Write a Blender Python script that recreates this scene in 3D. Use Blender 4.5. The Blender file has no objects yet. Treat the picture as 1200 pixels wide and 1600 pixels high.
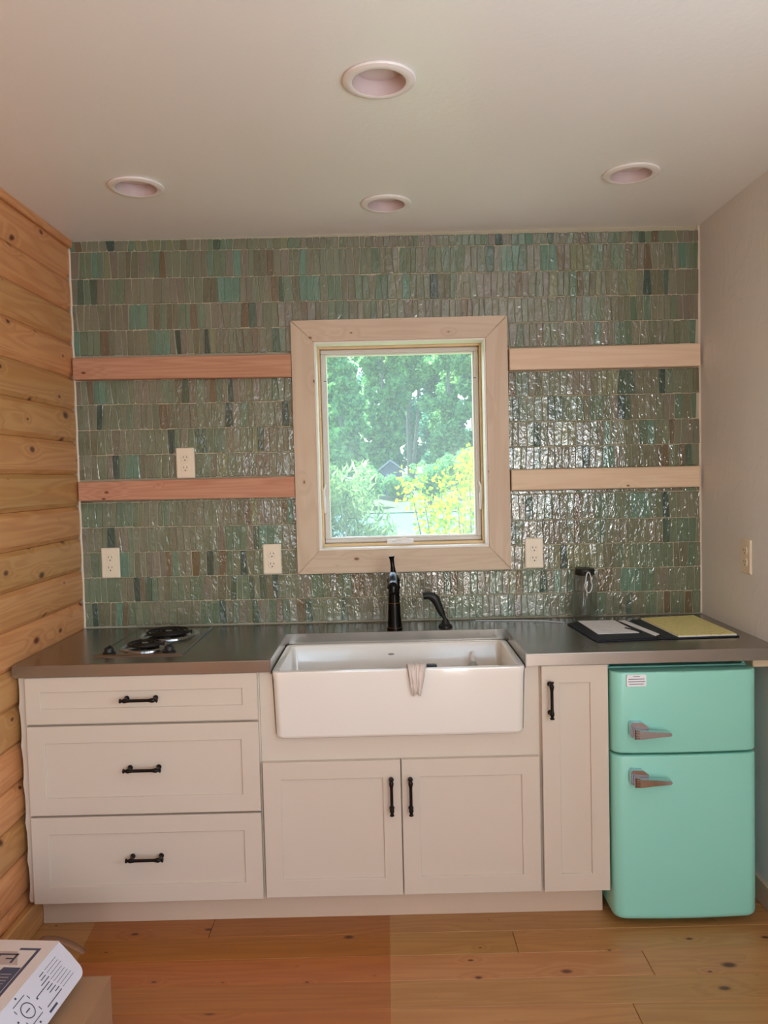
import bpy, bmesh, math, random
import numpy as np
from mathutils import Matrix, Vector
random.seed(7)
PI = math.pi
SC = bpy.context.scene
COL = SC.collection

# ------------------------------------------------------------------ camera
def rot(yaw, pitch, roll):
    cy, sy, cp, sp, cr, sr = math.cos(yaw), math.sin(yaw), math.cos(pitch), math.sin(pitch), math.cos(roll), math.sin(roll)
    return (Matrix(((cy, -sy, 0), (sy, cy, 0), (0, 0, 1))) @ Matrix(((1, 0, 0), (0, cp, -sp), (0, sp, cp)))
            @ Matrix(((cr, 0, sr), (0, 1, 0), (-sr, 0, cr))))
cam_d = bpy.data.cameras.new('camera')
cam = bpy.data.objects.new('camera', cam_d)
COL.objects.link(cam)
Rm = rot(0.0019, -0.0451, 0.0247)
m = Matrix.Identity(4)
for i in range(3):
    m[i][0] = Rm[i][0]; m[i][1] = Rm[i][2]; m[i][2] = -Rm[i][1]
m[0][3], m[1][3], m[2][3] = 1.2372, -3.1575, 1.4993
cam.matrix_world = m
cam_d.sensor_fit = 'VERTICAL'; cam_d.sensor_height = 36.0
cam_d.lens = 1222.6 * 36.0 / 1600.0
cam_d.clip_end = 600
SC.camera = cam

# ------------------------------------------------------------------ world, sun, lights, exposure
W = bpy.data.worlds.new('World'); SC.world = W; W.use_nodes = True
nt = W.node_tree; nt.nodes.clear()
sky = nt.nodes.new('ShaderNodeTexSky'); sky.sky_type = 'NISHITA'; sky.sun_disc = False
sky.sun_elevation = math.radians(62); sky.sun_rotation = math.radians(-40); sky.dust_density = 2.0; sky.air_density = 1.2
bg = nt.nodes.new('ShaderNodeBackground'); bg.inputs[1].default_value = 0.85
wo = nt.nodes.new('ShaderNodeOutputWorld')
nt.links.new(sky.outputs[0], bg.inputs[0]); nt.links.new(bg.outputs[0], wo.inputs[0])
sd = bpy.data.lights.new('sun', 'SUN'); sd.energy = 28.0; sd.angle = 0.01; sd.color = (1, .95, .86)
so = bpy.data.objects.new('sun', sd); COL.objects.link(so)
so.rotation_euler = Vector((-0.30, 0.42, 0.86)).to_track_quat('Z', 'Y').to_euler()   # sun high over the trees, left of the window
def area(name, loc, target, sx, sz, power, color):
    d = bpy.data.lights.new(name, 'AREA'); d.shape = 'RECTANGLE'; d.size = sx; d.size_y = sz; d.energy = power; d.color = color
    o = bpy.data.objects.new(name, d); COL.objects.link(o); o.location = loc
    o.rotation_euler = (Vector(loc) - Vector(target)).to_track_quat('Z', 'Y').to_euler()
    return o
# daylight from unseen door and right window; side and rear lamps are added fill
area('door_daylight', (2.16, -5.40, .92), (1.7, 0, 1.15), 0.34, 1.76, 26, (1.0, 0.90, 0.82))
area('window_daylight', (2.54, -2.85, 1.50), (0.9, -2.2, 3.6), 1.1, 0.9, 24, (0.80, 0.90, 1.0))  # aimed upward to brighten the ceiling
area('side_fill', (2.54, -4.45, 1.50), (0.9, -3.0, 3.6), 0.9, 1.0, 26, (0.82, 0.91, 1.0))  # added fill for the ceiling and right-hand tile glints, no known window
area('rear_fill', (0.72, -5.40, 1.45), (2.2, -2.0, 3.9), 0.8, 1.1, 10, (0.76, 0.87, 1.0))  # added weak fill for ceiling and right wall, no known window
vs = SC.view_settings
vs.view_transform = 'Standard'; vs.look = 'None'; vs.gamma = 1.0; vs.exposure = 0.0; vs.use_curve_mapping = False

# ------------------------------------------------------------------ material helpers
def s2l(c):
    return tuple(((v / 255 / 12.92) if v / 255 <= .04045 else ((v / 255 + .055) / 1.055) ** 2.4) for v in c) + (1,)
def new_mat(name):
    mt = bpy.data.materials.new(name); mt.use_nodes = True
    t = mt.node_tree; b = t.nodes['Principled BSDF']
    return mt, t, b
def N(t, typ, **kw):
    n = t.nodes.new(typ)
    for k, v in kw.items(): setattr(n, k, v)
    return n
def mixc(t, fac, a, b, blend='MIX'):
    n = N(t, 'ShaderNodeMix', data_type='RGBA', blend_type=blend)
    for i, v in ((0, fac), (6, a), (7, b)):
        if hasattr(v, 'default_value') or hasattr(v, 'is_linked'): t.links.new(v, n.inputs[i])
        else: n.inputs[i].default_value = v
    return n.outputs[2]
def mth(t, op, a, b=0.0, c=None, clamp=False):
    n = N(t, 'ShaderNodeMath', operation=op, use_clamp=clamp)
    for i, v in enumerate((a, b) if c is None else (a, b, c)):
        if hasattr(v, 'is_linked'): t.links.new(v, n.inputs[i])
        else: n.inputs[i].default_value = v
    return n.outputs[0]
def ramp(t, f, p0, p1, c0=(0, 0, 0, 1), c1=(1, 1, 1, 1)):
    r = N(t, 'ShaderNodeValToRGB'); e = r.color_ramp.elements
    e[0].position = p0; e[1].position = p1; e[0].color = c0; e[1].color = c1
    t.links.new(f, r.inputs[0]); return r.outputs[0]
def noise(t, vec, scale, detail=3, rough=.5, dist=0.0):
    n = N(t, 'ShaderNodeTexNoise'); n.inputs['Scale'].default_value = scale; n.inputs['Detail'].default_value = detail
    n.inputs['Roughness'].default_value = rough; n.inputs['Distortion'].default_value = dist
    if vec is not None: t.links.new(vec, n.inputs['Vector'])
    return n.outputs[0]
def bump(t, b, h, strength, distance):
    n = N(t, 'ShaderNodeBump'); n.inputs['Strength'].default_value = strength; n.inputs['Distance'].default_value = distance
    t.links.new(h, n.inputs['Height']); t.links.new(n.outputs[0], b.inputs['Normal']); return n
def mapping(t, vec, scale=(1, 1, 1), loc=None):
    mp = N(t, 'ShaderNodeMapping'); mp.inputs['Scale'].default_value = scale
    if loc is not None: t.links.new(loc, mp.inputs['Location'])
    t.links.new(vec, mp.inputs['Vector']); return mp.outputs[0]

def plain(name, rgb, rough=.5, metal=0.0, var=0.06, nscale=6, bmp=0.0, bscale=120, coat=0.0):
    mt, t, b = new_mat(name)
    tc = N(t, 'ShaderNodeTexCoord'); f = noise(t, tc.outputs['Object'], nscale, 4)
    c = s2l(rgb); lo = tuple(v * (1 - var) for v in c[:3]) + (1,); hi = tuple(min(1, v * (1 + var)) for v in c[:3]) + (1,)
    t.links.new(mixc(t, f, lo, hi), b.inputs['Base Color'])
    b.inputs['Roughness'].default_value = rough; b.inputs['Metallic'].default_value = metal
    b.inputs['Coat Weight'].default_value = coat
    if bmp: bump(t, b, noise(t, tc.outputs['Object'], bscale, 3), bmp, .002)
    return mt

def wood(name, light, dark, knot, axis='x', rough=.42, knots=1.0, ring=1.0, randomise=.18, stain=None, offs=0.0, kscale=1.0, across='z', kpow=3.0):
    mt, t, b = new_mat(name)
    tc = N(t, 'ShaderNodeTexCoord'); oi = N(t, 'ShaderNodeObjectInfo')
    off = mth(t, 'MULTIPLY_ADD', oi.outputs['Random'], 37.0, offs)
    cmb = N(t, 'ShaderNodeCombineXYZ')
    for i in range(3): t.links.new(off, cmb.inputs[i])
    ax = 'xyz'.index(axis)
    def sc(al, ac): return tuple(al if i == ax else ac for i in range(3))
    v = mapping(t, tc.outputs['Object'], (1, 1, 1), cmb.outputs[0])
    # knots: stretched cells
    sx = N(t, 'ShaderNodeSeparateXYZ'); t.links.new(v, sx.inputs[0]); kc = N(t, 'ShaderNodeCombineXYZ')
    t.links.new(mth(t, 'MULTIPLY', sx.outputs['xyz'.index(axis)], 4.2 * kscale), kc.inputs[0])
    t.links.new(mth(t, 'MULTIPLY', sx.outputs['xyz'.index(across)], 7.5 * kscale), kc.inputs[1])
    vo = N(t, 'ShaderNodeTexVoronoi', voronoi_dimensions='2D'); vo.inputs['Scale'].default_value = 1.0; vo.inputs['Randomness'].default_value = 1.0
    t.links.new(kc.outputs[0], vo.inputs['Vector'])
    sp_ = N(t, 'ShaderNodeSeparateXYZ'); t.links.new(vo.outputs['Color'], sp_.inputs[0])
    d = mth(t, 'DIVIDE', vo.outputs['Distance'], mth(t, 'MULTIPLY_ADD', mth(t, 'POWER', sp_.outputs[0], kpow), 1.7, .015))
    kn = ramp(t, d, .035 * knots, .085 * knots, (1, 1, 1, 1), (0, 0, 0, 1))
    halo = ramp(t, d, .05, .34, (1, 1, 1, 1), (0, 0, 0, 1))
    # grain
    gv = mapping(t, v, sc(.9, 15 * ring))
    warp = mth(t, 'MULTIPLY', halo, 1.3 if knots else 0.0)
    g1 = noise(t, gv, 1.0, 2, .5, .6)
    rings = mth(t, 'SINE', mth(t, 'MULTIPLY', mth(t, 'ADD', g1, mth(t, 'MULTIPLY', warp, .16)), 46.0))
    rings = mth(t, 'MULTIPLY_ADD', rings, .5, .5)
    fine = noise(t, mapping(t, v, sc(6, 260)), 1.0, 3, .6)
    broad = noise(t, mapping(t, v, sc(1.0, 5)), 1.0, 2)
    f = mth(t, 'ADD', mth(t, 'MULTIPLY', rings, .36), mth(t, 'ADD', mth(t, 'MULTIPLY', fine, .35), mth(t, 'MULTIPLY', broad, .4)), clamp=True)
    col = mixc(t, f, s2l(light), s2l(dark))
    col = mixc(t, mth(t, 'MULTIPLY', halo, .22), col, s2l(dark))
    if knots: col = mixc(t, kn, col, s2l(knot))
    hs = N(t, 'ShaderNodeHueSaturation')
    t.links.new(mth(t, 'MULTIPLY_ADD', oi.outputs['Random'], randomise * 2, 1 - randomise), hs.inputs['Value'])
    t.links.new(mth(t, 'MULTIPLY_ADD', oi.outputs['Random'], -.016, .508), hs.inputs['Hue'])
    t.links.new(col, hs.inputs['Color']); col = hs.outputs[0]
    if stain: col = stain(t, col)
    t.links.new(col, b.inputs['Base Color'])
    b.inputs['Roughness'].default_value = rough
    bump(t, b, mth(t, 'ADD', mth(t, 'MULTIPLY', rings, .3), fine), .12, .001)
    return mt

def floor_stain(t, col):
    # boards darkened and reddened where they were left uncovered (edge lines seen on the floor itself)
    g = N(t, 'ShaderNodeNewGeometry'); sp = N(t, 'ShaderNodeSeparateXYZ'); t.links.new(g.outputs['Position'], sp.inputs[0])
    x, y = sp.outputs[0], sp.outputs[1]
    a = mth(t, 'LESS_THAN', x, 1.218)
    c = mth(t, 'GREATER_THAN', mth(t, 'ADD', x, mth(t, 'MULTIPLY', y, 0.1)), .155)
    f = mth(t, 'MULTIPLY', mth(t, 'MULTIPLY', a, c), .85)
    return mixc(t, f, col, (.82, .52, .26, 1), 'MULTIPLY')

M = {}
M['pine_wall'] = wood('pine_wall', (224, 170, 112), (190, 128, 74), (98, 52, 28), 'y', .40, 1.15, .8, .13, kscale=1.0, across='z', kpow=1.8)
M['pine_floor'] = wood('pine_floor', (200, 150, 94), (172, 118, 68), (92, 50, 26), 'x', .30, .9, .8, .08, floor_stain, kscale=1.0, across='y')
M['fir_x'] = wood('fir_x', (216, 166, 134), (178, 120, 90), (110, 56, 34), 'x', .6, .5, 1.7, .05, kscale=.8)
M['pine_raw'] = wood('pine_raw', (236, 214, 186), (220, 190, 158), (128, 84, 56), 'x', .6, .75, .8, .03, kscale=1.15)
M['pine_x'] = wood('pine_x', (222, 202, 180), (202, 176, 150), (128, 84, 58), 'x', .55, .55, .7, .03, kscale=1.2)
M['pine_z'] = wood('pine_z', (222, 202, 180), (202, 176, 150), (128, 84, 58), 'z', .55, .6, .7, .03, kscale=1.2, across='x')
M['sash_wood'] = wood('sash_wood', (236, 204, 160), (222, 184, 138), (150, 100, 70), 'x', .4, 0, .7, .03)
M['sash_grey'] = plain('sash_grey', (214, 208, 204), .45, var=.03)
M['jamb_white'] = plain('jamb_white', (240, 234, 224), .45, var=.03)
M['ceiling'] = plain('ceiling', (246, 245, 241), .34, var=.02, nscale=1.5, bmp=.30, bscale=70)
M['plaster'] = plain('plaster', (236, 233, 230), .55, var=.03, nscale=3, bmp=.0)
def _plaster():
    mt = M['plaster']; t = mt.node_tree; b = t.nodes['Principled BSDF']
    tc = N(t, 'ShaderNodeTexCoord')
    a = noise(t, mapping(t, tc.outputs['Object'], (1, 1, .8)), 9, 4, .55, 1.2)
    r = ramp(t, a, .50, .62)
    bump(t, b, mth(t, 'ADD', r, mth(t, 'MULTIPLY', noise(t, tc.outputs['Object'], 60, 2), .25)), .16, .004)
_plaster()
M['grout'] = plain('grout', (186, 178, 154), .8, var=.08, nscale=20, bmp=.3, bscale=300)
M['white_paint'] = plain('white_paint', (214, 200, 184), .42, var=.015, nscale=3)
M['kick_paint'] = plain('kick_paint', (214, 190, 166), .5, var=.03)
M['porcelain'] = plain('porcelain', (240, 234, 226), .12, var=.01, coat=.6)
M['black_metal'] = plain('black_metal', (26, 22, 20), .38, metal=.6)
M['faucet_black'] = plain('faucet_black', (24, 24, 24), .22, metal=.75)
M['bronze'] = plain('bronze', (120, 84, 60), .3, metal=1.0)
M['black_plastic'] = plain('black_plastic', (20, 20, 21), .45)
M['coil'] = plain('coil', (34, 30, 28), .5, metal=.4)
M['chrome'] = plain('chrome', (196, 202, 212), .10, metal=1.0)
M['plate_ivory'] = plain('plate_ivory', (240, 226, 204), .35, var=.02)
M['slot_dark'] = plain('slot_dark', (30, 22, 18), .7)
M['fixture_white'] = plain('fixture_white', (240, 234, 230), .45, var=.01)
M['baffle'] = plain('baffle', (206, 186, 184), .5, var=.02)
M['lens'] = plain('lens', (226, 216, 214), .5, var=.01)
M['mint'] = plain('mint', (150, 222, 206), .33, var=.02, nscale=4, coat=.15)
M['mint_dark'] = plain('mint_dark', (20, 84, 72), .4)
M['paper'] = plain('paper', (242, 243, 248), .7, var=.02)
M['navy'] = plain('navy', (26, 32, 44), .5)
M['ink'] = plain('ink', (70, 74, 92), .6)
M['slate_ink'] = plain('slate_ink', (78, 82, 104), .6)
M['ink_grey'] = plain('ink_grey', (150, 140, 138), .6)
M['cardboard'] = plain('cardboard', (172, 132, 98), .8, var=.08, nscale=12, bmp=.2, bscale=200)
M['kraft_inside'] = plain('kraft_inside', (128, 90, 64), .8, var=.08)
M['box_print'] = plain('box_print', (234, 222, 216), .45, var=.03)
M['box_side'] = plain('box_side', (224, 222, 232), .45, var=.03)
M['photo_print'] = plain('photo_print', (196, 176, 168), .45, var=.1, nscale=30)
M['cloth'] = plain('cloth', (226, 212, 204), .9, var=.06, nscale=40, bmp=.6, bscale=500)
M['edge_line'] = plain('edge_line', (205, 215, 224), .4)
M['caulk'] = plain('caulk', (222, 208, 192), .6)

def steel():
    mt, t, b = new_mat('stainless_steel')
    tc = N(t, 'ShaderNodeTexCoord')
    n1 = noise(t, mapping(t, tc.outputs['Object'], (3, 220, 220)), 1, 3)
    n2 = noise(t, tc.outputs['Object'], 5, 4, .6)
    t.links.new(mixc(t, n2, s2l((154, 148, 142)), s2l((168, 162, 156))), b.inputs['Base Color'])
    b.inputs['Metallic'].default_value = 1.0
    t.links.new(mth(t, 'MULTIPLY_ADD', n2, .05, .24), b.inputs['Roughness'])
    bump(t, b, mth(t, 'ADD', mth(t, 'MULTIPLY', n1, .10), noise(t, tc.outputs['Object'], 2.5, 1)), .05, .003)
    return mt
M['steel'] = steel()

def glaze():
    mt, t, b = new_mat('tile_glaze')
    at = N(t, 'ShaderNodeAttribute'); at.attribute_name = 'glaze'
    tc = N(t, 'ShaderNodeTexCoord')
    n = noise(t, tc.outputs['Object'], 55, 4, .6)
    c = mixc(t, mth(t, 'MULTIPLY', n, .5), at.outputs['Color'], (1.25, 1.2, 1.1, 1), 'MULTIPLY')
    speck = ramp(t, noise(t, tc.outputs['Object'], 190, 1), .76, .79)
    c = mixc(t, mth(t, 'MULTIPLY', speck, .5), c, s2l((190, 180, 160)))
    t.links.new(c, b.inputs['Base Color'])
    b.inputs['Roughness'].default_value = .04; b.inputs['IOR'].default_value = 1.7
    b.inputs['Specular IOR Level'].default_value = .65
    h = mth(t, 'ADD', noise(t, mapping(t, tc.outputs['Object'], (1, 1, .7)), 52, 2, .5, 1.2), mth(t, 'MULTIPLY', noise(t, tc.outputs['Object'], 26, 1), .8))
    bump(t, b, h, .66, .0038)
    return mt
M['glaze'] = glaze()

def legal_pad():
    mt, t, b = new_mat('yellow_pad')
    tc = N(t, 'ShaderNodeTexCoord'); n = noise(t, mapping(t, tc.outputs['Object'], (60, 160, 1)), 1, 3, .7)
    b.inputs['Roughness'].default_value = .7
    t.links.new(mixc(t, ramp(t, n, .56, .64), s2l((238, 228, 158)), s2l((196, 188, 128))), b.inputs['Base Color'])
    return mt
M['yellow'] = legal_pad()

def clear_plastic(name, tint, fac_gloss=.12, haze=.12):
    mt, t, b = new_mat(name); t.nodes.remove(b)
    out = [n for n in t.nodes if n.type == 'OUTPUT_MATERIAL'][0]
    tr = N(t, 'ShaderNodeBsdfTransparent'); tr.inputs[0].default_value = tint
    gl = N(t, 'ShaderNodeBsdfGlossy'); gl.inputs['Roughness'].default_value = .05
    df = N(t, 'ShaderNodeBsdfTranslucent'); df.inputs[0].default_value = (.85, .9, .9, 1)
    lw = N(t, 'ShaderNodeLayerWeight'); lw.inputs[0].default_value = .25
    m1 = N(t, 'ShaderNodeMixShader'); m1.inputs[0].default_value = haze
    t.links.new(tr.outputs[0], m1.inputs[1]); t.links.new(df.outputs[0], m1.inputs[2])
    m2 = N(t, 'ShaderNodeMixShader')
    t.links.new(mth(t, 'MULTIPLY_ADD', mth(t, 'POWER', lw.outputs['Facing'], 3.0), .6, fac_gloss * .1), m2.inputs[0])
    t.links.new(m1.outputs[0], m2.inputs[1]); t.links.new(gl.outputs[0], m2.inputs[2])
    t.links.new(m2.outputs[0], out.inputs[0]); return mt
M['glass'] = clear_plastic('glare_pane', (.97, 1, .99, 1), .05, .10)  # translucent share puts the veil of outdoor glare into the pane
M['bottle_clear'] = clear_plastic('bottle_clear', (.78, .80, .80, 1), .5, .24)

def leaf(name, c1, c2, trans=.45):
    mt, t, b = new_mat(name); t.nodes.remove(b)
    out = [n for n in t.nodes if n.type == 'OUTPUT_MATERIAL'][0]
    at = N(t, 'ShaderNodeAttribute'); at.attribute_name = 'tint'
    c = mixc(t, at.outputs['Fac'], s2l(c1), s2l(c2))
    d = N(t, 'ShaderNodeBsdfDiffuse'); tl = N(t, 'ShaderNodeBsdfTranslucent')
    t.links.new(c, d.inputs[0]); t.links.new(c, tl.inputs[0])
    mx = N(t, 'ShaderNodeMixShader'); mx.inputs[0].default_value = trans
    t.links.new(d.outputs[0], mx.inputs[1]); t.links.new(tl.outputs[0], mx.inputs[2]); t.links.new(mx.outputs[0], out.inputs[0])
    return mt
M['leaf_far'] = leaf('leaf_far', (52, 116, 92), (150, 208, 126))
M['leaf_dark'] = leaf('leaf_dark', (44, 92, 92), (92, 158, 122))
M['leaf_willow'] = leaf('leaf_willow', (50, 104, 50), (160, 192, 132))
M['leaf_yellow'] = leaf('leaf_yellow', (88, 150, 24), (192, 210, 28), .6)
M['bark'] = plain('bark', (118, 108, 110), .9, var=.2, bmp=.4, bscale=20)
M['grass'] = plain('grass', (84, 104, 72), .9, var=.25, nscale=2)
M['bank_grass'] = plain('bank_grass', (44, 70, 46), .9, var=.25, nscale=2)
M['water'] = plain('water', (60, 104, 112), .5, var=.15, nscale=1.2, bmp=.4, bscale=3)
M['water'].node_tree.nodes['Principled BSDF'].inputs['Specular IOR Level'].default_value = .15
M['shed_wall'] = plain('shed_wall', (92, 92, 110), .8, var=.08)
M['shed_roof'] = plain('shed_roof', (150, 150, 165), .6, var=.08)
M['added_eave'] = plain('added_eave', (190, 170, 150), .6, var=.05)

# ------------------------------------------------------------------ mesh helpers
class MB:
    def __init__(s): s.v = []; s.f = []; s.mi = []; s.sm = []
    def add(s, verts, faces, mi=0, smooth=False, mat=None):
        o = len(s.v)
        if mat is not None: verts = [tuple(mat @ Vector(v)) for v in verts]
        s.v += [tuple(v) for v in verts]
        for f in faces: s.f.append(tuple(i + o for i in f)); s.mi.append(mi); s.sm.append(smooth)
        return s
    def box(s, x0, x1, y0, y1, z0, z1, bev=0.0, mi=0, mat=None, seg=1):
        if bev <= 0:
            v = [(x, y, z) for x in (x0, x1) for y in (y0, y1) for z in (z0, z1)]
            return s.add(v, [(0, 1, 3, 2), (4, 6, 7, 5), (0, 4, 5, 1), (2, 3, 7, 6), (0, 2, 6, 4), (1, 5, 7, 3)], mi, False, mat)
        bm = bmesh.new(); bmesh.ops.create_cube(bm, size=1.0)
        for v in bm.verts:
            v.co = Vector(((x0 + x1) / 2 + v.co.x * (x1 - x0), (y0 + y1) / 2 + v.co.y * (y1 - y0), (z0 + z1) / 2 + v.co.z * (z1 - z0)))
        bmesh.ops.bevel(bm, geom=bm.edges[:], offset=bev, segments=seg, affect='EDGES', profile=.5)
        s.frombm(bm, mi, seg > 1, mat); return s
    def frombm(s, bm, mi=0, smooth=False, mat=None):
        bm.verts.index_update()
        s.add([v.co[:] for v in bm.verts], [[v.index for v in f.verts] for f in bm.faces], mi, smooth, mat); bm.free()
    def rings(s, rings, closed=True, cap0=True, cap1=True, mi=0, smooth=True, mat=None):
        n = len(rings[0]); v = [p for r in rings for p in r]; f = []
        for k in range(len(rings) - 1):
            for i in range(n if closed else n - 1):
                j = (i + 1) % n
                f.append((k * n + i, k * n + j, (k + 1) * n + j, (k + 1) * n + i))
        if cap0: f.append(tuple(reversed(range(n))))
        if cap1: f.append(tuple((len(rings) - 1) * n + i for i in range(n)))
        return s.add(v, f, mi, smooth, mat)
    def lathe(s, prof, cx=0, cy=0, cz=0, n=28, axis='z', mi=0, smooth=True, cap0=True, cap1=True, mat=None):
        R = []
        for r, h in prof:
            R.append([{'z': (cx + r * math.cos(a), cy + r * math.sin(a), cz + h), 'y': (cx + r * math.cos(a), cy + h, cz + r * math.sin(a)),
                       'x': (cx + h, cy + r * math.cos(a), cz + r * math.sin(a))}[axis] for a in (2 * PI * i / n for i in range(n))])
        return s.rings(R, True, cap0, cap1, mi, smooth, mat)
    def tube(s, pts, rad, n=10, mi=0, mat=None, closed=False):
        pts = [Vector(p) for p in pts]; R = []; L = len(pts)
        up = Vector((0, 0, 1)); prev = None
        for i, p in enumerate(pts):
            if closed: tg = pts[(i + 1) % L] - pts[i - 1]
            else: tg = pts[min(i + 1, L - 1)] - pts[max(i - 1, 0)]
            tg.normalize()
            if prev is None:
                a = tg.cross(up)
                if a.length < .1: a = tg.cross(Vector((1, 0, 0)))
            else: a = prev - tg * prev.dot(tg)
            a.normalize(); prev = a; b = tg.cross(a)
            r = rad[i] if isinstance(rad, (list, tuple)) else rad
            R.append([tuple(p + (a * math.cos(q) + b * math.sin(q)) * r) for q in (2 * PI * k / n for k in range(n))])
        if closed: R.append(R[0]); return s.rings(R, True, False, False, mi, True, mat)
        return s.rings(R, True, True, True, mi, True, mat)
    def prism(s, outline, a0, a1, plane='xy', mi=0, mat=None):
        def P(u, v, w): return {'xy': (u, v, w), 'xz': (u, w, v), 'yz': (w, u, v)}[plane]
        n = len(outline)
        v = [P(u, w, a0) for u, w in outline] + [P(u, w, a1) for u, w in outline]
        f = [tuple(reversed(range(n))), tuple(range(n, 2 * n))] + [(i, (i + 1) % n, n + (i + 1) % n, n + i) for i in range(n)]
        return s.add(v, f, mi, False, mat)
    def build(s, name, mats, parent=None, fix=True, kind=None):
        me = bpy.data.meshes.new(name); me.from_pydata(s.v, [], s.f)
        if not isinstance(mats, (list, tuple)): mats = [mats]
        for mt in mats: me.materials.append(mt)
        me.polygons.foreach_set('material_index', s.mi); me.polygons.foreach_set('use_smooth', s.sm)
        if fix:
            bm = bmesh.new(); bm.from_mesh(me); bmesh.ops.recalc_face_normals(bm, faces=bm.faces[:]); bm.to_mesh(me); bm.free()
        if any(s.sm):
            try: me.set_sharp_from_angle(angle=math.radians(38))
            except Exception: pass
        o = bpy.data.objects.new(name, me); COL.objects.link(o)
        if parent is not None: o.parent = parent
        if kind: o['kind'] = kind
        return o
def tag(o, label, cat, group=None):
    o['label'] = label; o['category'] = cat
    if group: o['group'] = group
    return o
def empty(name, loc, label, cat, group=None):
    o = bpy.data.objects.new(name, None); COL.objects.link(o); o.location = loc; o.empty_display_size = .05
    return tag(o, label, cat, group)
def settle(root):
    """children were modelled in world coordinates: shift them so the parent Empty keeps its place"""
    root_loc = root.location.copy()
    for ch in root.children: ch.location = ch.location - root_loc
def struct(o): o['kind'] = 'structure'; return o
def copy_tree(o, parent=None):
    c = o.copy(); COL.objects.link(c)
    if parent is not None: c.parent = parent
    for ch in list(o.children): copy_tree(ch, c)
    return c
def rrect(cx, cy, w, d, r, z, n=5):
    out = []
    for k, (sx, sy) in enumerate(((1, 1), (-1, 1), (-1, -1), (1, -1))):
        for i in range(n + 1):
            a = PI / 2 * k + PI / 2 * i / n
            out.append((cx + sx * (w / 2 - r) + r * math.cos(a), cy + sy * (d / 2 - r) + r * math.sin(a), z))
    return out

WX, HZ, YB = 2.509, 2.4656, -5.45
# ------------------------------------------------------------------ the room shell
b = MB()
OX0, OX1, OZ0, OZ1 = .968, 1.650, 1.208, 2.040       # window opening
for (x0, x1, z0, z1) in ((-.15, OX0, -.1, 2.60), (OX1, WX + .15, -.1, 2.60), (OX0, OX1, -.1, OZ0), (OX0, OX1, OZ1, 2.60)):
    b.box(x0, x1, 0, .16, z0, z1)
wall_back = struct(b.build('wall_back', M['grout'], fix=False))
b = MB().box(-.15, -.028, YB - .1, 0, -.1, 2.60)
wall_left = struct(b.build('wall_left', M['pine_wall']))
b = MB()
for (y0, y1, z0, z1) in ((-2.2, 0, -.1, 2.6), (-3.9, -3.5, -.1, 2.6), (YB - .1, -5.0, -.1, 2.6), (-3.5, -2.2, -.1, .95), (-3.5, -2.2, 2.05, 2.6), (-5.0, -3.9, -.1, .95), (-5.0, -3.9, 2.05, 2.6)):
    b.box(WX, WX + .15, y0, y1, z0, z1)
wall_right = struct(b.build('wall_right', M['plaster'], fix=False))
b = MB()
for (x0, x1, z0, z1) in ((-.028, .3, 0, 2.6), (1.15, 1.5, 0, 2.6), (.3, 1.15, 0, .9), (.3, 1.15, 2.0, 2.6), (1.5, 2.45, 2.05, 2.6), (2.45, WX, 0, 2.6)):
    b.box(x0, x1, YB - .1, YB, z0, z1)
struct(b.build('wall_rear', M['plaster'], fix=False))
# ceiling slab with a round hole for every recessed light
LIGHTS = [(1.247, -1.207, 'recessed ceiling light nearest the camera, largest of the four'),
          (.450, -.560, 'recessed ceiling light on the left, toward the log wall'),
          (1.266, -.345, 'recessed ceiling light above the window, closest to the tiled wall'),
          (2.062, -.567, 'recessed ceiling light on the right, toward the plaster wall')]
RH = .0705
b = MB()
def hole_rect(x0, x1, y0, y1, cx, cy, r, z, n=40):
    angs = sorted([2 * PI * i / n for i in range(n)] + [math.atan2(y - cy, x - cx) % (2 * PI) for x in (x0, x1) for y in (y0, y1)])
    O, I = [], []
    for a in angs:
        c, s_ = math.cos(a), math.sin(a); t = 1e9
        if c > 1e-9: t = min(t, (x1 - cx) / c)
        if c < -1e-9: t = min(t, (x0 - cx) / c)
        if s_ > 1e-9: t = min(t, (y1 - cy) / s_)
        if s_ < -1e-9: t = min(t, (y0 - cy) / s_)
        O.append((cx + c * t, cy + s_ * t, z)); I.append((cx + c * r, cy + s_ * r, z))
    k = len(angs)
    b.add(O + I, [(i, k + i, k + (i + 1) % k, (i + 1) % k) for i in range(k)])
YS = [YB - .1, -1.33, -1.09, -.69, -.22, .0]
def flat(x0, x1, y0, y1): b.add([(x0, y0, HZ), (x0, y1, HZ), (x1, y1, HZ), (x1, y0, HZ)], [(0, 1, 2, 3)])
for k in range(5):
    y0, y1 = YS[k], YS[k + 1]
    cells = [L for L in LIGHTS if y0 < L[1] < y1]
    xs = -.028
    for L in sorted(cells):
        flat(xs, L[0] - .12, y0, y1); hole_rect(L[0] - .12, L[0] + .12, y0, y1, L[0], L[1], RH, HZ); xs = L[0] + .12
    flat(xs, WX, y0, y1)
b.add([(-.15, YB - .1, 2.6), (WX + .15, YB - .1, 2.6), (WX + .15, .16, 2.6), (-.15, .16, 2.6)], [(0, 1, 2, 3)])
ceiling = struct(b.build('ceiling', M['ceiling'], fix=False))
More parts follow.
